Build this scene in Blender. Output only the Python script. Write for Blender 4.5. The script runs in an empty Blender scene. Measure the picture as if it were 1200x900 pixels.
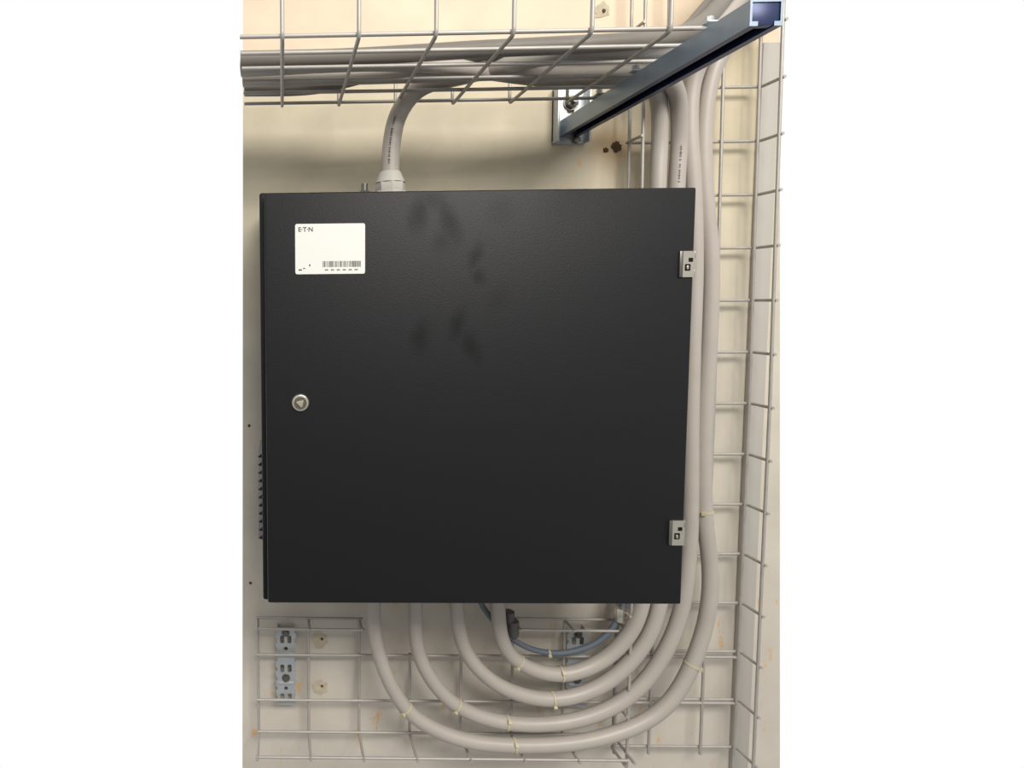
import bpy, bmesh, math, random
from mathutils import Matrix, Vector
random.seed(4)
scn = bpy.context.scene
COL = scn.collection
scn.view_settings.view_transform = 'Standard'
scn.view_settings.look = 'None'

# ------------------------------------------------------------------ helpers
def srgb(r, g, b):
    def c(v):
        v /= 255.0
        return v/12.92 if v <= 0.04045 else ((v+0.055)/1.055)**2.4
    return (c(r), c(g), c(b), 1.0)

def mat(name, col, rough=0.5, metal=0.0, spec=0.5, noise=0.0, nscale=40.0, bump=0.0, bscale=200.0):
    m = bpy.data.materials.new(name); m.use_nodes = True
    nt = m.node_tree; n = nt.nodes; l = nt.links
    b = n['Principled BSDF']
    b.inputs['Roughness'].default_value = rough
    b.inputs['Metallic'].default_value = metal
    b.inputs['Specular IOR Level'].default_value = spec
    tc = n.new('ShaderNodeTexCoord')
    nz = n.new('ShaderNodeTexNoise'); nz.inputs['Scale'].default_value = nscale
    nz.inputs['Detail'].default_value = 4
    l.new(tc.outputs['Object'], nz.inputs['Vector'])
    mx = n.new('ShaderNodeMix'); mx.data_type = 'RGBA'
    mx.inputs[6].default_value = [c*(1-noise) for c in col[:3]]+[1]
    mx.inputs[7].default_value = [min(1, c*(1+noise)) for c in col[:3]]+[1]
    l.new(nz.outputs['Fac'], mx.inputs[0])
    l.new(mx.outputs[2], b.inputs['Base Color'])
    if bump:
        nb = n.new('ShaderNodeTexNoise'); nb.inputs['Scale'].default_value = bscale
        l.new(tc.outputs['Object'], nb.inputs['Vector'])
        bp = n.new('ShaderNodeBump'); bp.inputs['Strength'].default_value = bump
        bp.inputs['Distance'].default_value = 0.001
        l.new(nb.outputs['Fac'], bp.inputs['Height'])
        l.new(bp.outputs['Normal'], b.inputs['Normal'])
    return m

def link(o, parent=None):
    COL.objects.link(o)
    if parent: o.parent = parent
    return o

def empty(name):
    e = bpy.data.objects.new(name, None); e.empty_display_size = 0.05
    return link(e)

def smooth(me, ang=40):
    for p in me.polygons: p.use_smooth = True
    try: me.set_sharp_from_angle(angle=math.radians(ang))
    except Exception: pass

def mesh_obj(name, bm, m, parent=None, sm=True):
    me = bpy.data.meshes.new(name); bm.to_mesh(me); bm.free()
    if sm: smooth(me)
    me.materials.append(m)
    return link(bpy.data.objects.new(name, me), parent)

def add_box(bm, x0, x1, y0, y1, z0, z1, bev=0.0, seg=2):
    r = bmesh.ops.create_cube(bm, size=1.0)
    vs = r['verts']
    for v in vs:
        v.co = Vector(((x0+x1)/2+v.co.x*(x1-x0), (y0+y1)/2+v.co.y*(y1-y0), (z0+z1)/2+v.co.z*(z1-z0)))
    if bev:
        es = list({e for v in vs for e in v.link_edges})
        bmesh.ops.bevel(bm, geom=es, offset=bev, segments=seg, affect='EDGES', profile=0.5)

def box(name, x0, x1, y0, y1, z0, z1, m, parent=None, bev=0.0, seg=2):
    bm = bmesh.new(); add_box(bm, x0, x1, y0, y1, z0, z1, bev, seg)
    return mesh_obj(name, bm, m, parent)

def add_cyl(bm, c, r1, r2, depth, axis='Y', seg=32, bev=0.0):
    M = Matrix.Translation(c)
    if axis == 'Y': M = M @ Matrix.Rotation(math.radians(90), 4, 'X')
    if axis == 'X': M = M @ Matrix.Rotation(math.radians(90), 4, 'Y')
    r = bmesh.ops.create_cone(bm, cap_ends=True, segments=seg, radius1=r1, radius2=r2, depth=depth, matrix=M)
    if bev:
        es = list({e for v in r['verts'] for e in v.link_edges if len(e.link_faces) == 2 and any(len(f.verts) > 4 for f in e.link_faces)})
        bmesh.ops.bevel(bm, geom=es, offset=bev, segments=2, affect='EDGES', profile=0.5)

def curve_to_mesh(cu, name, m, parent=None, sm=True):
    o = bpy.data.objects.new(name+'_tmp', cu); COL.objects.link(o)
    bpy.context.view_layer.update()
    dg = bpy.context.evaluated_depsgraph_get()
    me = bpy.data.meshes.new_from_object(o.evaluated_get(dg))
    bpy.data.objects.remove(o)
    me.name = name; me.materials.clear(); me.materials.append(m)
    if sm: smooth(me, 50)
    return link(bpy.data.objects.new(name, me), parent)

def fillet(pts, r, n=4):
    pts = [Vector(p) for p in pts]
    if len(pts) < 3: return pts
    out = [pts[0]]
    for a, b, c in zip(pts, pts[1:], pts[2:]):
        u = (a-b); v = (c-b)
        k = min(r, u.length*0.45, v.length*0.45)
        p, q = b+u.normalized()*k, b+v.normalized()*k
        for i in range(n+1):
            t = i/n
            out.append((1-t)**2*p+2*t*(1-t)*b+t*t*q)
    out.append(pts[-1]); return out

def wires(name, lines, r, m, parent=None, fr=0.008):
    cu = bpy.data.curves.new(name, 'CURVE'); cu.dimensions = '3D'
    cu.bevel_depth = r; cu.bevel_resolution = 3; cu.use_fill_caps = True
    for ln in lines:
        p = fillet(ln, fr)
        s = cu.splines.new('POLY'); s.points.add(len(p)-1)
        for i, q in enumerate(p): s.points[i].co = (*q, 1)
    return curve_to_mesh(cu, name, m, parent)

def catmull(pts, n=10):
    P = [Vector(p) for p in pts]
    P = [P[0]*2-P[1]]+P+[P[-1]*2-P[-2]]
    out = []
    for i in range(1, len(P)-2):
        p0, p1, p2, p3 = P[i-1:i+3]
        def tj(t, a, b): return t+max((b-a).length, 1e-6)**0.5
        t0 = 0; t1 = tj(t0, p0, p1); t2 = tj(t1, p1, p2); t3 = tj(t2, p2, p3)
        for k in range(n):
            t = t1+(t2-t1)*k/n
            A1 = (t1-t)/(t1-t0)*p0+(t-t0)/(t1-t0)*p1
            A2 = (t2-t)/(t2-t1)*p1+(t-t1)/(t2-t1)*p2
            A3 = (t3-t)/(t3-t2)*p2+(t-t2)/(t3-t2)*p3
            B1 = (t2-t)/(t2-t0)*A1+(t-t0)/(t2-t0)*A2
            B2 = (t3-t)/(t3-t1)*A2+(t-t1)/(t3-t1)*A3
            out.append((t2-t)/(t2-t1)*B1+(t-t1)/(t2-t1)*B2)
    out.append(P[-2]); return out

def smooth_path(p, it=6):
    p = list(p)
    for _ in range(it):
        p = [p[0]]+[(p[i-1]+p[i]*2+p[i+1])/4 for i in range(1, len(p)-1)]+[p[-1]]
    return p

def cable(name, pts, r, m, ties=(), prints=(), parent=None):
    """pts: (x mm, z mm, stand-off from wall mm)"""
    P = smooth_path(catmull([(x/1000, -d/1000, z/1000) for x, z, d in pts], 12), 14)
    root = parent or empty(name)
    cu = bpy.data.curves.new(name, 'CURVE'); cu.dimensions = '3D'
    cu.bevel_depth = r; cu.bevel_resolution = 6; cu.use_fill_caps = True
    s = cu.splines.new('POLY'); s.points.add(len(P)-1)
    for i, q in enumerate(P): s.points[i].co = (*q, 1)
    curve_to_mesh(cu, 'sheath' if not parent else name, m, root)
    for k, (tx, tz) in enumerate(ties):
        i = min(range(1, len(P)-1), key=lambda j: (P[j].x-tx/1000)**2+(P[j].z-tz/1000)**2)
        t = (P[i+1]-P[i-1]).normalized()
        bm = bmesh.new()
        xa = t.cross(Vector((0, 1, 0))).normalized(); ya = t.cross(xa).normalized()
        def loc(a, b, c): return P[i]+xa*a+ya*b+t*c
        segs = 28; w = 0.0018; ro = r+0.0010; ri = r-0.0005
        ring = []
        for a in range(segs):
            an = 2*math.pi*a/segs; ca, sa = math.cos(an), math.sin(an)
            ring.append([bm.verts.new(loc(rr*ca, rr*sa, zz)) for rr, zz in ((ri, -w), (ro, -w), (ro, w), (ri, w))])
        for a in range(segs):
            A, B = ring[a], ring[(a+1) % segs]
            for j in range(4):
                bm.faces.new((A[j], A[(j+1) % 4], B[(j+1) % 4], B[j]))
        rad = (xa*(1 if k % 2 else -1)*.6-Vector((0, .8, 0))); rad = (rad - t*rad.dot(t)).normalized(); tg = t.cross(rad)
        c = P[i]+rad*(r+.0024)
        hv = [bm.verts.new(c+rad*a*.0022+tg*b_*.0034+t*d_*.0032) for a in (-1, 1) for b_ in (-1, 1) for d_ in (-1, 1)]
        for f in ((0, 1, 3, 2), (4, 6, 7, 5), (0, 4, 5, 1), (2, 3, 7, 6), (0, 2, 6, 4), (1, 5, 7, 3)): bm.faces.new([hv[q] for q in f])
        bmesh.ops.recalc_face_normals(bm, faces=bm.faces)
        mesh_obj('cable_tie_%d' % (k+1), bm, M_TIE, root)
    if prints:
        bm = bmesh.new()
        for (ax, az), length in prints:
            i = min(range(1, len(P)-1), key=lambda j: (P[j].x-ax/1000)**2+(P[j].z-az/1000)**2)
            j = i; trav = 0
            while trav < length and j < len(P)-2:
                t = (P[j+1]-P[j]).normalized(); seg = (P[j+1]-P[j]).length; u = 0
                while u < seg:
                    wd = random.choice((.0008, .0014, .0018)); c0 = P[j]+t*u
                    rad = Vector((-.35, -1, 0)); rad = (rad-t*rad.dot(t)).normalized(); sd = t.cross(rad)
                    h = random.choice((.0012, .0016))
                    if random.random() < .8:
                        q = []
                        for aa, bb in ((0, -h), (wd, -h), (wd, h), (0, h)):
                            rr = r+.0003
                            q.append(bm.verts.new(c0+t*aa+rad*math.sqrt(rr*rr-bb*bb)+sd*bb))
                        bm.faces.new(q)
                    u += wd+.0010
                trav += seg; j += 1
        mesh_obj('sheath_print', bm, M_INK, root, sm=False)
    return root

def plate(name, outline, holes, thick, m, parent=None, y=0.0, bev=0.0):
    """flat plate in the XZ plane (front face at y-thick) with real cut-outs"""
    cu = bpy.data.curves.new(name, 'CURVE'); cu.dimensions = '2D'; cu.fill_mode = 'BOTH'
    cu.extrude = thick/2; cu.bevel_depth = bev
    for poly in [outline]+holes:
        s = cu.splines.new('POLY'); s.points.add(len(poly)-1)
        for i, (a, b) in enumerate(poly): s.points[i].co = (a, b, 0, 1)
        s.use_cyclic_u = True
    o = curve_to_mesh(cu, name, m, parent, sm=False)
    o.data.transform(Matrix.Translation((0, y-thick/2, 0)) @ Matrix.Rotation(math.radians(90), 4, 'X'))
    return o

def rrect(x0, x1, z0, z1, r, n=5):
    out = []
    for cx, cz, a0 in ((x1-r, z1-r, 0), (x0+r, z1-r, 90), (x0+r, z0+r, 180), (x1-r, z0+r, 270)):
        for i in range(n+1):
            a = math.radians(a0+90*i/n); out.append((cx+r*math.cos(a), cz+r*math.sin(a)))
    return out

def circ(cx, cz, r, n=20):
    return [(cx+r*math.cos(2*math.pi*i/n), cz+r*math.sin(2*math.pi*i/n)) for i in range(n)]

# ---------------------------------------------------------------- materials
M_WIRE = mat('zinc_wire', srgb(174, 169, 162), 0.46, 0.25, 0.45, 0.14, 60)
M_GALV = mat('galvanised_steel', srgb(184, 188, 190), 0.36, 0.5, 0.5, 0.18, 30, 0.1, 120)
M_STRUT = mat('blue_zinc_steel', srgb(142, 156, 170), 0.36, 0.45, 0.5, 0.2, 25)
M_STRUTIN = mat('strut_shade_navy', srgb(40, 50, 86), 0.35, 0.3, 0.5, 0.2, 25)  # navy shade under and inside the arm, put into the colour
M_CABLE = mat('grey_pvc_sheath', srgb(174, 166, 157), 0.42, 0, 0.5, 0.08, 25, 0.08, 90)
M_CABLE2 = mat('grey_pvc_sheath_dark', srgb(122, 116, 108), 0.5, 0, 0.4, 0.08, 25)
M_BLUE = mat('blue_grey_sheath', srgb(102, 112, 122), 0.5, 0, 0.3, 0.08, 25)
M_TIE = mat('nylon_tie', srgb(190, 180, 150), 0.5, 0, 0.4)
M_NYLON = mat('light_grey_nylon', srgb(184, 181, 173), 0.45, 0, 0.4, 0.04)
M_DKGLAND = mat('dark_grey_gland', srgb(88, 86, 84), 0.4, 0, 0.5)
M_BODY = mat('black_powdercoat_body', srgb(20, 20, 22), 0.5, 0, 0.3, 0.1, 30, 0.25, 700)
M_NICKEL = mat('nickel', srgb(214, 208, 194), 0.25, 0.85, 0.5, 0.06, 80)
M_BLACK = mat('black_recess', srgb(16, 16, 16), 0.6, 0, 0.2)
M_LABEL = mat('label_paper', srgb(220, 219, 213), 0.45, 0, 0.4, 0.01)
M_INK = mat('label_ink', srgb(84, 82, 80), 0.6, 0, 0.2)
M_STRIP = mat('grey_cream_strip', srgb(176, 171, 163), 0.6, 0, 0.3, 0.05, 12)
M_SCREW = mat('steel_screw', srgb(120, 118, 112), 0.35, 0.8)
M_HOLE = mat('wall_hole_dark', srgb(86, 70, 52), 0.9, 0, 0.1, 0.3, 90)
M_FILLER = mat('wall_filler_tan', srgb(188, 176, 154), 0.9, 0, 0.1, 0.25, 120, 0.5, 200)

def wall_material():
    m = bpy.data.materials.new('painted_panel'); m.use_nodes = True
    nt = m.node_tree; n = nt.nodes; l = nt.links
    b = n['Principled BSDF']; b.inputs['Roughness'].default_value = 0.5
    b.inputs['Specular IOR Level'].default_value = 0.35
    tc = n.new('ShaderNodeTexCoord'); sep = n.new('ShaderNodeSeparateXYZ')
    l.new(tc.outputs['Object'], sep.inputs[0])
    mr = n.new('ShaderNodeMapRange'); mr.inputs[1].default_value = 0.4; mr.inputs[2].default_value = 2.2
    l.new(sep.outputs['Z'], mr.inputs[0])
    nz = n.new('ShaderNodeTexNoise'); nz.inputs['Scale'].default_value = 3.0; nz.inputs['Detail'].default_value = 6
    l.new(tc.outputs['Object'], nz.inputs['Vector'])
    ad = n.new('ShaderNodeMath'); ad.operation = 'MULTIPLY_ADD'
    ad.inputs[1].default_value = 0.006; l.new(nz.outputs['Fac'], ad.inputs[0]); l.new(mr.outputs[0], ad.inputs[2])
    cr = n.new('ShaderNodeValToRGB'); e = cr.color_ramp.elements
    e[0].position = 0.05; e[0].color = srgb(202, 194, 182)
    e[1].position = 1.0; e[1].color = srgb(220, 199, 174)
    for p, c in ((0.3, (203, 195, 182)), (0.55, (201, 193, 177)), (0.72, (200, 190, 166)), (0.868, (199, 186, 158)), (0.872, (220, 200, 174))):
        q = e.new(p); q.color = srgb(*c)
    l.new(ad.outputs[0], cr.inputs[0])
    n2 = n.new('ShaderNodeTexNoise'); n2.inputs['Scale'].default_value = 9; n2.inputs['Detail'].default_value = 8
    l.new(tc.outputs['Object'], n2.inputs['Vector'])
    mm = n.new('ShaderNodeMapRange'); mm.inputs[1].default_value = 0.3; mm.inputs[2].default_value = 0.7
    mm.inputs[3].default_value = 0.88; mm.inputs[4].default_value = 1.07
    l.new(n2.outputs['Fac'], mm.inputs[0])
    vm = n.new('ShaderNodeVectorMath'); vm.operation = 'SCALE'
    l.new(cr.outputs[0], vm.inputs[0]); l.new(mm.outputs[0], vm.inputs['Scale'])
    mp = n.new('ShaderNodeMapping'); mp.inputs['Scale'].default_value = (26, 26, 12); mp.inputs['Rotation'].default_value = (0, 0.5, 0)
    l.new(tc.outputs['Object'], mp.inputs[0])
    n3 = n.new('ShaderNodeTexNoise'); n3.inputs['Scale'].default_value = 1.2; n3.inputs['Detail'].default_value = 6; n3.inputs['Roughness'].default_value = 0.7
    l.new(mp.outputs[0], n3.inputs['Vector'])
    r3 = n.new('ShaderNodeMapRange'); r3.inputs[1].default_value = 0.60; r3.inputs[2].default_value = 0.635
    l.new(n3.outputs['Fac'], r3.inputs[0])
    n5 = n.new('ShaderNodeTexNoise'); n5.inputs['Scale'].default_value = 6.0; n5.inputs['Detail'].default_value = 2
    l.new(tc.outputs['Object'], n5.inputs['Vector'])
    r5 = n.new('ShaderNodeMapRange'); r5.inputs[1].default_value = 0.34; r5.inputs[2].default_value = 0.48
    l.new(n5.outputs['Fac'], r5.inputs[0])
    def blob(cx, cz, sx, sz):
        s = n.new('ShaderNodeMapping'); s.vector_type = 'TEXTURE'
        s.inputs['Location'].default_value = (cx, 0, cz); s.inputs['Scale'].default_value = (sx, 1, sz)
        l.new(tc.outputs['Object'], s.inputs[0])
        le = n.new('ShaderNodeVectorMath'); le.operation = 'LENGTH'; l.new(s.outputs[0], le.inputs[0])
        g = n.new('ShaderNodeMapRange'); g.interpolation_type = 'SMOOTHSTEP'
        g.inputs[1].default_value = 1.0; g.inputs[2].default_value = 0.0
        l.new(le.outputs['Value'], g.inputs[0]); return g.outputs[0]
    bl = blob(0.60, 1.75, 0.20, 0.24)
    low = n.new('ShaderNodeMapRange'); low.inputs[1].default_value = 1.15; low.inputs[2].default_value = 0.85
    l.new(sep.outputs['Z'], low.inputs[0])
    lp = n.new('ShaderNodeMath'); lp.operation = 'MULTIPLY'; l.new(low.outputs[0], lp.inputs[0]); l.new(r5.outputs[0], lp.inputs[1])
    mk = n.new('ShaderNodeMath'); mk.operation = 'MAXIMUM'; l.new(lp.outputs[0], mk.inputs[0]); l.new(bl, mk.inputs[1])
    ml = n.new('ShaderNodeMath'); ml.operation = 'MULTIPLY'; l.new(r3.outputs[0], ml.inputs[0]); l.new(mk.outputs[0], ml.inputs[1])
    hal = n.new('ShaderNodeMath'); hal.operation = 'MULTIPLY'; hal.inputs[1].default_value = 0.6
    b2 = blob(0.625, 1.785, 0.07, 0.06); l.new(b2, hal.inputs[0])
    tot = n.new('ShaderNodeMath'); tot.operation = 'ADD'; tot.use_clamp = True
    l.new(ml.outputs[0], tot.inputs[0]); l.new(hal.outputs[0], tot.inputs[1])
    t2 = n.new('ShaderNodeMath'); t2.operation = 'MULTIPLY'; t2.inputs[1].default_value = 0.7; l.new(tot.outputs[0], t2.inputs[0])
    mx = n.new('ShaderNodeMix'); mx.data_type = 'RGBA'; mx.inputs[7].default_value = srgb(214, 164, 98)
    l.new(t2.outputs[0], mx.inputs[0]); l.new(vm.outputs[0], mx.inputs[6])
    l.new(mx.outputs[2], b.inputs['Base Color'])
    bp = n.new('ShaderNodeBump'); bp.inputs['Strength'].default_value = 0.35; bp.inputs['Distance'].default_value = 0.005
    l.new(n2.outputs['Fac'], bp.inputs['Height']); l.new(bp.outputs[0], b.inputs['Normal'])
    return m

def door_material():
    m = bpy.data.materials.new('black_powdercoat_door'); m.use_nodes = True
    nt = m.node_tree; n = nt.nodes; l = nt.links
    b = n['Principled BSDF']
    tc = n.new('ShaderNodeTexCoord')
    nw = n.new('ShaderNodeTexNoise'); nw.inputs['Scale'].default_value = 35; nw.inputs['Detail'].default_value = 3
    l.new(tc.outputs['Object'], nw.inputs['Vector'])
    ws = n.new('ShaderNodeVectorMath'); ws.operation = 'MULTIPLY_ADD'
    ws.inputs[1].default_value = (.018, 0, .018)
    l.new(nw.outputs['Color'], ws.inputs[0]); l.new(tc.outputs['Object'], ws.inputs[2])
    total = None
    sm = [(0.208, 1.628, .020, .043, .2, .9), (0.253, 1.615, .020, .052, -.35, .9), (0.232, 1.645, .03, .02, 0, .6),
          (0.293, 1.562, .014, .026, .3, .8), (0.300, 1.530, .014, .018, 0, .8), (0.212, 1.440, .018, .036, .2, .7),
          (0.268, 1.458, .016, .034, .3, .8), (0.288, 1.425, .017, .038, -.4, .7), (0.33, 1.50, .02, .03, .5, .3),
          (0.245, 1.585, .02, .03, .5, .5), (0.33, 1.63, .03, .03, .5, .3)]
    for x, z, sx, sz, rot, w in sm:
        s = n.new('ShaderNodeMapping'); s.vector_type = 'TEXTURE'
        s.inputs['Location'].default_value = (x+.009, 0, z+.009); s.inputs['Rotation'].default_value = (0, rot, 0)
        s.inputs['Scale'].default_value = (sx, 10, sz)
        l.new(ws.outputs[0], s.inputs[0])
        le = n.new('ShaderNodeVectorMath'); le.operation = 'LENGTH'; l.new(s.outputs[0], le.inputs[0])
        g = n.new('ShaderNodeMapRange'); g.interpolation_type = 'SMOOTHSTEP'
        g.inputs[1].default_value = 1.15; g.inputs[2].default_value = 0.0; g.inputs[4].default_value = w
        l.new(le.outputs['Value'], g.inputs[0])
        if total is None: total = g.outputs[0]
        else:
            a = n.new('ShaderNodeMath'); a.operation = 'MAXIMUM'
            l.new(total, a.inputs[0]); l.new(g.outputs[0], a.inputs[1]); total = a.outputs[0]
    mx = n.new('ShaderNodeMix'); mx.data_type = 'RGBA'
    mx.inputs[6].default_value = srgb(23, 23, 25); mx.inputs[7].default_value = srgb(14, 14, 15)
    l.new(total, mx.inputs[0]); l.new(mx.outputs[2], b.inputs['Base Color'])
    sp = n.new('ShaderNodeMapRange'); sp.inputs[3].default_value = 0.28; sp.inputs[4].default_value = 0.18
    l.new(total, sp.inputs[0]); l.new(sp.outputs[0], b.inputs['Specular IOR Level'])
    b.inputs['Roughness'].default_value = 0.48
    n2 = n.new('ShaderNodeTexNoise'); n2.inputs['Scale'].default_value = 550; n2.inputs['Detail'].default_value = 3
    l.new(tc.outputs['Object'], n2.inputs['Vector'])
    bp = n.new('ShaderNodeBump'); bp.inputs['Strength'].default_value = 0.35; bp.inputs['Distance'].default_value = 0.0008
    l.new(n2.outputs['Fac'], bp.inputs['Height']); l.new(bp.outputs[0], b.inputs['Normal'])
    return m

M_WALL = wall_material(); M_DOOR = door_material()

# --------------------------------------------------------------------- wall
bm = bmesh.new()
top, bot = 2.25, 0.35
fr = [bm.verts.new(p) for p in ((-0.090, 0, bot), (1.004, 0, bot), (0.917, 0, top), (-0.067, 0, top))]
bk = [bm.verts.new((v.co.x, 0.10, v.co.z)) for v in fr]
bm.faces.new(fr); bm.faces.new(bk[::-1])
for i in range(4): bm.faces.new((fr[i], bk[i], bk[(i+1) % 4], fr[(i+1) % 4]))
bmesh.ops.recalc_face_normals(bm, faces=bm.faces)
wall = mesh_obj('wall_back', bm, M_WALL, sm=False)
box('wall_strip_1', 0.893, 0.925, -0.010, 0.0, 0.36, 1.965, M_STRIP, bev=0.002)  # thin raised strip, greyer than the wall behind it
def irregular(name, cx, cz, r, m, y=-0.001, sq=1.0):
    bm = bmesh.new(); N = 22
    c = bm.verts.new((cx, y-0.001, cz)); ring = []
    for i in range(N):
        a = 2*math.pi*i/N; rr = r*(0.75+0.4*random.random())
        ring.append(bm.verts.new((cx+rr*math.cos(a), y, cz+rr*math.sin(a)*sq)))
    for i in range(N): bm.faces.new((c, ring[i], ring[(i+1) % N]))
    bmesh.ops.recalc_face_normals(bm, faces=bm.faces)
    return mesh_obj(name, bm, m, wall)
for cx, cz in ((0.072, 0.812), (0.072, 0.713)):
    irregular('filled_hole', cx, cz, 0.017, M_FILLER)
    irregular('hole_core', cx+0.004, cz+0.003, 0.003, M_HOLE, -0.002)
irregular('filled_hole', 0.601, 2.032, 0.016, M_FILLER)
irregular('hole_core', 0.604, 2.030, 0.004, M_HOLE, -0.002)
irregular('drill_hole', 0.635, 1.781, 0.010, M_HOLE)
irregular('drill_hole', 0.615, 1.775, 0.005, M_HOLE)
for x, z, r in ((-.066, 1.25, .003), (-.067, .93, .003)):
    irregular('drill_hole', x, z, r, M_HOLE)

# ---------------------------------------------------------------- top tray
R_W = 0.0028
tr = empty('wire_cable_tray')
lines = []
ds = [0.12, 0.174, 0.228, 0.282, 0.336, 0.39]
ends = [0.60, 0.60, 0.585, 0.57, 0.555, 0.535]
for d, e in zip(ds, ends): lines.append([(-0.062+(d-.12)*0.04, -d, 1.835), (e, -d, 1.835)])
for d in (0.12, 0.39): lines.append([(-0.06 if d < .2 else -0.052, -d, 1.900), (0.56 if d < .2 else 0.535, -d, 1.900)])
zoff = 0.005
for k in range(0, 6):
    x = 0.003+0.0972*k
    lines.append([(x, -0.115, 1.912), (x, -0.115, 1.835-zoff), (x, -0.395, 1.835-zoff), (x, -0.395, 1.912)])
wires('mesh', lines, R_W, M_WIRE, tr)

# -------------------------------------------------------------- right tray
tr = empty('wire_cable_tray')
lines = []; zs = [1.977-0.0975*k for k in range(15)]
XL, XR, DB, DF = 0.648, 0.884, 0.030, 0.074
lean = lambda z: -0.008*max(0, (z-1.3))/0.7
for x in (XL, 0.715, 0.815, XR-0.004): lines.append([(x, -DB, 0.600), (x, -DB, 1.3), (x+lean(2.1), -DB, 2.10)])
for x in (XL, XR): lines.append([(x, -DF, 0.598), (x, -DF, 1.3), (x+lean(2.1), -DF, 2.02 if x < .7 else 2.10)])
for z in zs:
    q = lean(z)
    lines.append([(XL+q-0.004, -DF-0.005, z), (XL+q-0.004, -DB+0.005, z), (XR+q+0.003, -DB+0.005, z), (XR+q+0.003, -DF-0.005, z)])
wires('mesh', lines, R_W, M_WIRE, tr)

# ------------------------------------------------------------- bottom tray
tr = empty('wire_cable_tray')
lines = []
for z in (0.798, 0.705, 0.639): lines.append([(-0.054, -DB, z), (0.648 if z < .65 else 0.876, -DB, z)])
for a, b_ in ((-0.054, 0.154), (0.444, 0.664)):
    lines.append([(a, -DB, 0.874), (b_, -DB, 0.872)])
    lines.append([(a, -0.062, 0.869), (b_, -0.062, 0.867)])
lines.append([(-0.056, -0.092, 0.634), (0.640, -0.092, 0.634)])
for k in range(8):
    x = -0.052+0.1*k
    t_ = 0.869 if (x < .16 or x > .44) else 0.80
    pts = [(x, -0.066, t_)] if t_ > .85 else []
    lines.append(pts+[(x, -DB+0.005, t_), (x, -DB+0.005, 0.634), (x, -0.100, 0.634)])
wires('mesh', lines, R_W, M_WIRE, tr)

# ------------------------------------------------- slotted mounting brackets
def slotted(x0, x1, z0, z1):
    root = empty('slotted_mounting_bracket')
    w = x1-x0; cx = (x0+x1)/2; h = z1-z0
    holes = []
    for t in (0.10, 0.48, 0.86):
        holes.append(rrect(cx-w*.28, cx-w*.08, z0+h*t-.008, z0+h*t+.008, .003, 3))
        holes.append(rrect(cx+w*.08, cx+w*.28, z0+h*t-.008, z0+h*t+.008, .003, 3))
    for t in (.22, .36, .74): holes.append(circ(cx, z0+h*t, .004))
    L = []; N = 8
    for i in range(N):
        za = z0+h*i/N; zb = z0+h*(i+.55)/N; zc = z0+h*(i+.62)/N; zd = z0+h*(i+.93)/N
        L += [(x0, za), (x0, zb), (x0+.003, zc), (x0+.003, zd)]
    Rr = [(x0+x1-a, b) for a, b in reversed(L)]
    plate('strip', [(a, b) for a, b in Rr]+[(a, b) for a, b in L], holes, 0.0022, M_GALV, root, y=-0.018)
    bm = bmesh.new()
    for t in (.29, .67):
        add_box(bm, x0+.004, x1-.004, -.0225, -.018, z0+h*t-.0022, z0+h*t+.0022, .0012)
    add_box(bm, x0+.003, x0+.005, -.019, 0, z0, z1, .0008); add_box(bm, x1-.005, x1-.003, -.019, 0, z0, z1, .0008)
    mesh_obj('ribs', bm, M_GALV, root)
    bm = bmesh.new()
    for t in (.36, .95):
        add_cyl(bm, (cx, -.0225, z0+h*t), .006, .005, .005, seg=6)
        add_cyl(bm, (cx, -.0209, z0+h*t), .008, .008, .0015, seg=24)
    mesh_obj('screws', bm, M_SCREW, root)
slotted(-0.017, 0.023, 0.688, 0.846)
slotted(0.556, 0.598, 0.688, 0.846)

# -------------------------------------------------------- cantilever bracket
root = empty('cantilever_support_bracket')
plate('wall_plate', rrect(.513, .575, 1.787, 1.889, .004), [rrect(.538, .552, 1.842, 1.876, .006), circ(.545, 1.801, .006)], .006, M_GALV, root, y=0)
bm = bmesh.new()
add_box(bm, .513, .517, -.026, 0, 1.787, 1.889, .001); add_box(bm, .571, .575, -.026, 0, 1.787, 1.889, .001)
mesh_obj('plate_flanges', bm, M_GALV, root)
bm = bmesh.new()
add_cyl(bm, (.545, -.012, 1.862), .011, .011, .010, seg=6, bev=.001); add_cyl(bm, (.545, -.020, 1.862), .005, .005, .016, seg=20)
add_cyl(bm, (.545, -.0072, 1.862), .014, .014, .002)
add_cyl(bm, (.556, -.010, 1.793), .007, .007, .008, seg=6, bev=.001)
mesh_obj('bolts', bm, M_SCREW, root)
ZB = 1.799
prof = [(.524, ZB), (.524, 1.8275), (.560, 1.8275), (.560, ZB), (.551, ZB), (.551, ZB+.005), (.5575, ZB+.005), (.5575, 1.825),
        (.5265, 1.825), (.5265, ZB+.005), (.533, ZB+.005), (.533, ZB)]
bm = bmesh.new(); A = [bm.verts.new((x, -.005, z)) for x, z in prof]; B = [bm.verts.new((x, -.480, z)) for x, z in prof]
for i in range(len(prof)):
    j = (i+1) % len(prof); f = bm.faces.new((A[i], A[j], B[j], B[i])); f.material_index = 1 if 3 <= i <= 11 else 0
for q in (A, B):
    for idx in ((0, 1, 8, 9), (1, 2, 7, 8), (2, 3, 6, 7), (3, 4, 5, 6), (11, 0, 9, 10)):
        bm.faces.new([q[i] for i in idx])
bmesh.ops.recalc_face_normals(bm, faces=bm.faces)
arm = mesh_obj('channel_arm', bm, M_STRUT, root, sm=False); arm.data.materials.append(M_STRUTIN)
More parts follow.
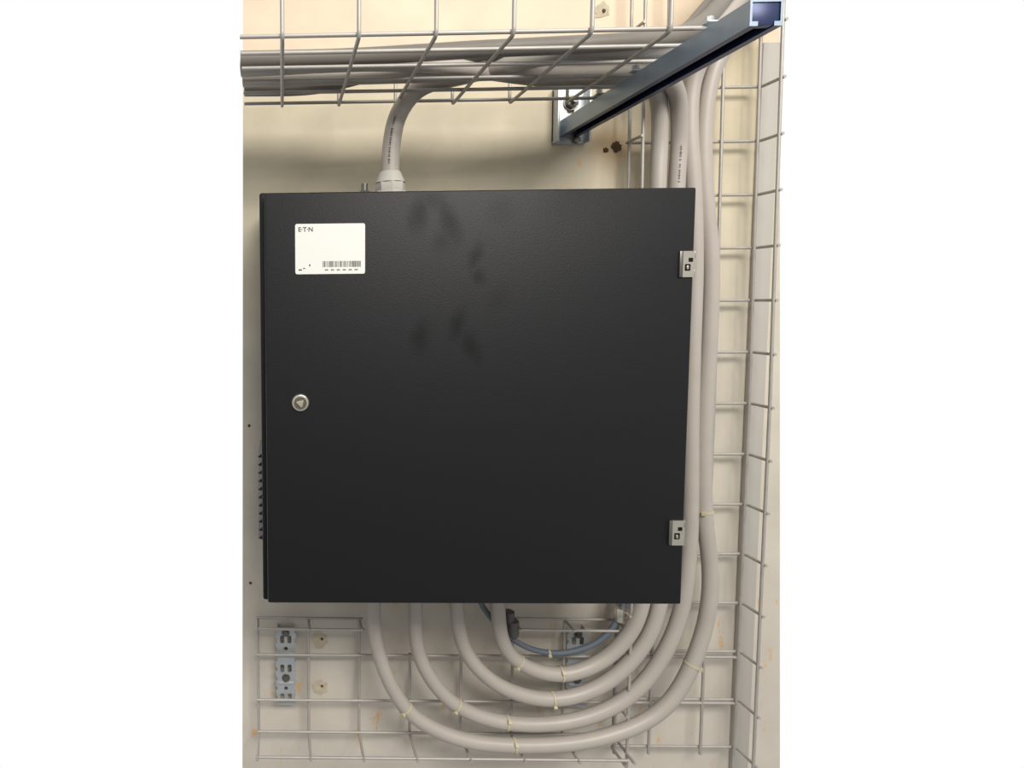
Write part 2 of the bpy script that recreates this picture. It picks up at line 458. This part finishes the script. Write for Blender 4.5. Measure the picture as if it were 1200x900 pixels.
# pressed blue end cap closing the channel
bm = bmesh.new(); add_box(bm, .5267, .5573, -.479, -.470, ZB+.001, 1.8248, .001)
mesh_obj('end_cap', bm, M_STRUTIN, root)
bm = bmesh.new()
for d in (.12, .228, .39):
    add_box(bm, .532, .552, -d-.010, -d+.010, 1.8385, 1.841, .0008)
    add_cyl(bm, (.542, -d+.004, 1.845), .005, .005, .010, axis='Z', seg=6)
mesh_obj('tray_clamps', bm, M_GALV, root)

# ---------------------------------------------------------------- enclosure
enc = empty('electrical_enclosure')
DXL, DXR, DZB, DZT = -0.0255, 0.6195, 1.0185, 1.6605
box('body', -0.034, 0.612, -0.234, -0.012, 1.012, 1.6645, M_BODY, enc, .004, 3)
box('gasket_rim', -0.026, 0.606, -0.240, -0.230, 1.020, 1.658, M_BLACK, enc, .001)
box('door', DXL, DXR, -0.256, -0.238, DZB, DZT, M_DOOR, enc, .0028, 3)
bm = bmesh.new()
for k in range(11):
    z = 1.108+k*.0135
    for sx, xx in ((-1, -.034), (1, .612)):
        vs = [bm.verts.new(p) for p in ((xx-sx*.001, -.222, z), (xx+sx*.007, -.219, z+.001), (xx-sx*.001, -.222, z+.009),
                                        (xx-sx*.001, -.10, z), (xx+sx*.007, -.103, z+.001), (xx-sx*.001, -.10, z+.009))]
        for f in ((0, 1, 2), (3, 5, 4), (0, 3, 4, 1), (1, 4, 5, 2), (2, 5, 3, 0)): bm.faces.new([vs[i] for i in f])
bmesh.ops.recalc_face_normals(bm, faces=bm.faces)
mesh_obj('side_louvres', bm, M_BODY, enc, sm=False)
bm = bmesh.new()
for x in (.04, .54):
    for z0, z1 in ((1.655, 1.685), (.99, 1.02)):
        add_box(bm, x-.012, x+.012, -.014, -.001, z0, z1, .002)
mesh_obj('fixing_lugs', bm, M_BODY, enc)
bm = bmesh.new()
add_cyl(bm, (.140, -.15, 1.668), .013, .013, .008, axis='Z', seg=6, bev=.001)
add_cyl(bm, (.140, -.15, 1.680), .0055, .0055, .022, axis='Z')
add_cyl(bm, (.140, -.15, 1.676), .009, .009, .006, axis='Z', seg=6)
mesh_obj('earth_stud', bm, M_SCREW, enc)
def gland(name, x, y, z, s, m, up=1, k=1.0):
    bm = bmesh.new()
    add_cyl(bm, (x, y, z+up*.006*k), s*1.05, s*1.05, .014*k, axis='Z', seg=6, bev=.001)
    add_cyl(bm, (x, y, z+up*.020*k), s*.95, s*.95, .018*k, axis='Z', seg=8, bev=.001)
    a, b_ = (s*.95, s*.66) if up > 0 else (s*.66, s*.95)
    add_cyl(bm, (x, y, z+up*.037*k), a, b_, .018*k, axis='Z', seg=32)
    return mesh_obj(name, bm, m, enc)
gland('roof_gland', .183, -.15, 1.664, .026, M_NYLON, 1)
for i, x in enumerate((.168, .246, .322, .398)):
    gland('floor_gland_%d' % (i+1), x, -.08, 1.012, .022, M_NYLON, -1)
gland('floor_gland_5', .372, -.06, 1.012, .012, M_DKGLAND, -1)
bm = bmesh.new()
add_cyl(bm, (.0275, -.2575, 1.339), .0140, .0125, .004, seg=48, bev=.0006)
mesh_obj('lock_bezel', bm, M_NICKEL, enc)
bm = bmesh.new(); add_cyl(bm, (.0275, -.2598, 1.339), .0098, .0098, .0012, seg=40)
mesh_obj('lock_recess', bm, mat('lock_recess_dark', srgb(110, 102, 86), .4, .6), enc)
bm = bmesh.new(); M_ = Matrix.Translation((.0275, -.2615, 1.339)) @ Matrix.Rotation(math.radians(90), 4, 'X') @ Matrix.Rotation(math.radians(75), 4, 'Z')
r_ = bmesh.ops.create_cone(bm, cap_ends=True, segments=3, radius1=.0085, radius2=.0078, depth=.004, matrix=M_)
bmesh.ops.bevel(bm, geom=list(bm.edges), offset=.0012, segments=2, affect='EDGES')
mesh_obj('lock_triangle', bm, M_NICKEL, enc)
def hinge(i, x0, x1, z0, z1):
    h = z1-z0; w = x1-x0
    plate('hinge_%d_leaf' % i, rrect(x0, x1, z0, z1, .0015, 3),
          [rrect(x0+w*.26, x0+w*.66, z0+h*.24, z0+h*.50, .001, 2), rrect(x0+w*.50, x0+w*.82, z0+h*.58, z0+h*.74, .001, 2)], .0025, M_NICKEL, enc, y=-.256)
    bm = bmesh.new()
    add_box(bm, x0+w*.36, x0+w*.50, -.2605, -.256, z0+h*.30, z0+h*.44, .0006)
    add_box(bm, x1-.0025, x1+.0005, -.2585, -.236, z0+h*.0, z0+h*.30, .0006)
    add_box(bm, x1-.0025, x1+.0005, -.2585, -.236, z0+h*.70, z1, .0006)
    mesh_obj('hinge_%d_pin' % i, bm, M_NICKEL, enc)
    box('hinge_%d_recess' % i, x0+w*.22, x0+w*.86, -.2568, -.2555, z0+h*.20, z0+h*.78, M_BLACK, enc)
    box('hinge_%d_gasket' % i, x0-.0022, x0+.003, -.2592, -.2555, z0, z1, M_SCREW, enc, .0008)
hinge(1, .599, .6205, 1.527, 1.566); hinge(2, .5975, .6195, 1.114, 1.153)
plate('label', rrect(.021, .127, 1.537, 1.613, .003), [], .0006, M_LABEL, enc, y=-.2560)
bm = bmesh.new(); x = .063
while x < .120:
    w = random.choice((.0006, .0009, .0014)); add_box(bm, x, x+w, -.2569, -.2565, 1.5475, 1.5565); x += w+random.choice((.0007, .001, .0014))
add_box(bm, .033, .036, -.2569, -.2565, 1.545, 1.5465); add_box(bm, .042, .044, -.2569, -.2565, 1.549, 1.552)
for q in range(6): add_box(bm, .066+q*.009, .071+q*.009, -.2569, -.2565, 1.5425, 1.5440)
add_box(bm, .026, .031, -.2569, -.2565, 1.5425, 1.5445)
mesh_obj('barcode', bm, M_INK, enc, sm=False)
tx = bpy.data.curves.new('label_text', 'FONT'); tx.body = 'E·T·N'; tx.size = .0095; tx.extrude = .0001; tx.offset = .0002
o = curve_to_mesh(tx, 'label_text', M_INK, enc, sm=False)
o.data.transform(Matrix.Translation((.0255, -.2568, 1.6015)) @ Matrix.Rotation(math.radians(90), 4, 'X'))

# ------------------------------------------------------------------- cables
RC = 0.0134
cable('power_cable', [(168, 1000, 80), (168, 931, 80), (175, 841, 80), (228, 724, 82), (317, 671, 84), (429, 655, 84), (589, 668, 82), (713, 728, 80),
    (774, 861, 80), (787, 975, 80), (770, 1104, 80), (764, 1262, 80), (767, 1430, 80), (765, 1562, 80), (748, 1697, 80), (744, 1797, 80),
    (752, 1887, 85), (787, 1961, 95), (850, 2025, 105), (900, 2070, 110)], RC, M_CABLE,
    ties=((228, 724), (429, 655), (786, 800), (768, 1104)))
cable('power_cable', [(246, 1000, 80), (246, 931, 80), (253, 827, 80), (318, 730, 72), (421, 688, 68), (558, 695, 68), (662, 752, 70), (729, 877, 76),
    (746, 1023, 80), (740, 1262, 80), (738, 1430, 80), (737, 1562, 80), (729, 1697, 80), (719, 1797, 80), (722, 1887, 85), (757, 1961, 110), (815, 2030, 130), (860, 2080, 140)],
    RC, M_CABLE, ties=((330, 728), (421, 688)))
cable('power_cable', [(322, 1000, 80), (322, 931, 80), (340, 835, 80), (410, 762, 72), (509, 735, 68), (603, 765, 68), (672, 843, 72), (699, 932, 76),
    (704, 1100, 78), (702, 1400, 78), (700, 1697, 80), (699, 1779, 85), (670, 1842, 120), (600, 1857, 175), (450, 1854, 200), (200, 1853, 195), (-60, 1853, 190)],
    RC, M_CABLE, ties=((505, 735),), prints=(((700, 1697), .06),))
cable('power_cable', [(398, 1000, 80), (398, 931, 80), (410, 851, 80), (451, 806, 74), (522, 787, 72), (593, 812, 72), (646, 869, 74), (668, 940, 76),
    (672, 1100, 78), (671, 1400, 78), (667, 1697, 80), (668, 1775, 80), (652, 1835, 100), (600, 1857, 145), (450, 1854, 155), (200, 1856, 240), (-60, 1853, 235)],
    RC, M_CABLE, ties=((440, 815), (520, 787)))
cable('power_cable', [(183, 1675, 150), (183, 1710, 150), (185, 1754, 150), (196, 1805, 150), (232, 1848, 152), (300, 1858, 175), (400, 1856, 262), (520, 1857, 270),
    (620, 1880, 230), (720, 1960, 170), (800, 2050, 140), (830, 2100, 130)], .0150, M_CABLE, prints=(((183, 1722), .075),))
cable('power_cable', [(-58, 1853, 268), (100, 1853, 270), (300, 1853, 292), (480, 1855, 300), (600, 1885, 260), (690, 1960, 200), (760, 2040, 160), (800, 2100, 150)], .012, M_CABLE2)
cable('power_cable', [(-60, 1853, 145), (60, 1853, 148), (150, 1860, 190), (300, 1876, 222), (500, 1880, 235), (620, 1900, 200), (700, 1970, 150), (775, 2040, 120), (840, 2100, 110)], RC, M_CABLE2)
ctl = cable('control_cable', [(372, 1000, 60), (372, 925, 60), (392, 893, 58), (425, 856, 56), (470, 828, 56), (531, 820, 56), (594, 842, 58), (628, 880, 58), (642, 925, 60), (648, 1000, 60)],
      .0052, M_BLUE, ties=((505, 821),))
bm = bmesh.new()
add_cyl(bm, (.436, -.052, .868), .013, .013, .030, axis='Z', seg=10, bev=.002)
add_cyl(bm, (.430, -.052, .890), .010, .010, .020, axis='Z', seg=24)
add_cyl(bm, (.436, -.052, .850), .008, .011, .012, axis='Z', seg=24)
mesh_obj('inline_gland', bm, M_DKGLAND, ctl)
bm = bmesh.new()
add_cyl(bm, (.634, -.062, .905), .010, .010, .016, axis='Z', seg=6, bev=.001)
add_cyl(bm, (.634, -.062, .893), .008, .008, .012, axis='Z', seg=24)
mesh_obj('metal_connector', bm, M_NICKEL, ctl)

# ------------------------------------------------------------------- lights
w = bpy.data.worlds.new('world'); scn.world = w; w.use_nodes = True
nt = w.node_tree; n = nt.nodes; l = nt.links
tc = n.new('ShaderNodeTexCoord'); sp = n.new('ShaderNodeSeparateXYZ'); l.new(tc.outputs['Generated'], sp.inputs[0])
a = n.new('ShaderNodeMapRange'); a.inputs[1].default_value = 0.0; a.inputs[2].default_value = 0.4
l.new(sp.outputs['Y'], a.inputs[0])
v = n.new('ShaderNodeMapRange'); v.inputs[1].default_value = -0.6; v.inputs[2].default_value = 0.8
l.new(sp.outputs['Z'], v.inputs[0])
room = n.new('ShaderNodeMix'); room.data_type = 'RGBA'
room.inputs[6].default_value = (.27, .275, .28, 1); room.inputs[7].default_value = (.76, .75, .72, 1)
l.new(v.outputs[0], room.inputs[0])
mx = n.new('ShaderNodeMix'); mx.data_type = 'RGBA'; mx.inputs[7].default_value = (1, 1, 1, 1)
l.new(a.outputs[0], mx.inputs[0]); l.new(room.outputs[2], mx.inputs[6])
l.new(mx.outputs[2], n['Background'].inputs[0]); n['Background'].inputs[1].default_value = 1.0
def area(name, loc, target, size, power, col):
    li = bpy.data.lights.new(name, 'AREA'); li.shape = 'RECTANGLE'; li.size, li.size_y = size
    li.energy = power; li.color = col
    o = bpy.data.objects.new(name, li); link(o); o.location = loc
    o.rotation_euler = (Vector(target)-Vector(loc)).to_track_quat('-Z', 'Y').to_euler()
area('ceiling_light', (0.8, -2.1, 2.8), (0.45, 0, 1.2), (1.5, 0.7), 66, (1.0, 0.965, 0.91))

# ------------------------------------------------------------------- camera
cam = bpy.data.cameras.new('camera'); co = bpy.data.objects.new('camera', cam); link(co)
cam.sensor_width = 36; cam.lens = 720/1200*36
cam.shift_x = (600-313)/1200; cam.shift_y = -(450-398)/1200
R = (Matrix.Rotation(math.radians(1.4), 4, 'Z') @ Matrix.Rotation(math.radians(90-3.8), 4, 'X') @ Matrix.Rotation(math.radians(-0.5), 4, 'Z'))
co.matrix_world = Matrix.Translation((0, -1.2, 1.5)) @ R
cam.clip_start = 0.01
scn.camera = co
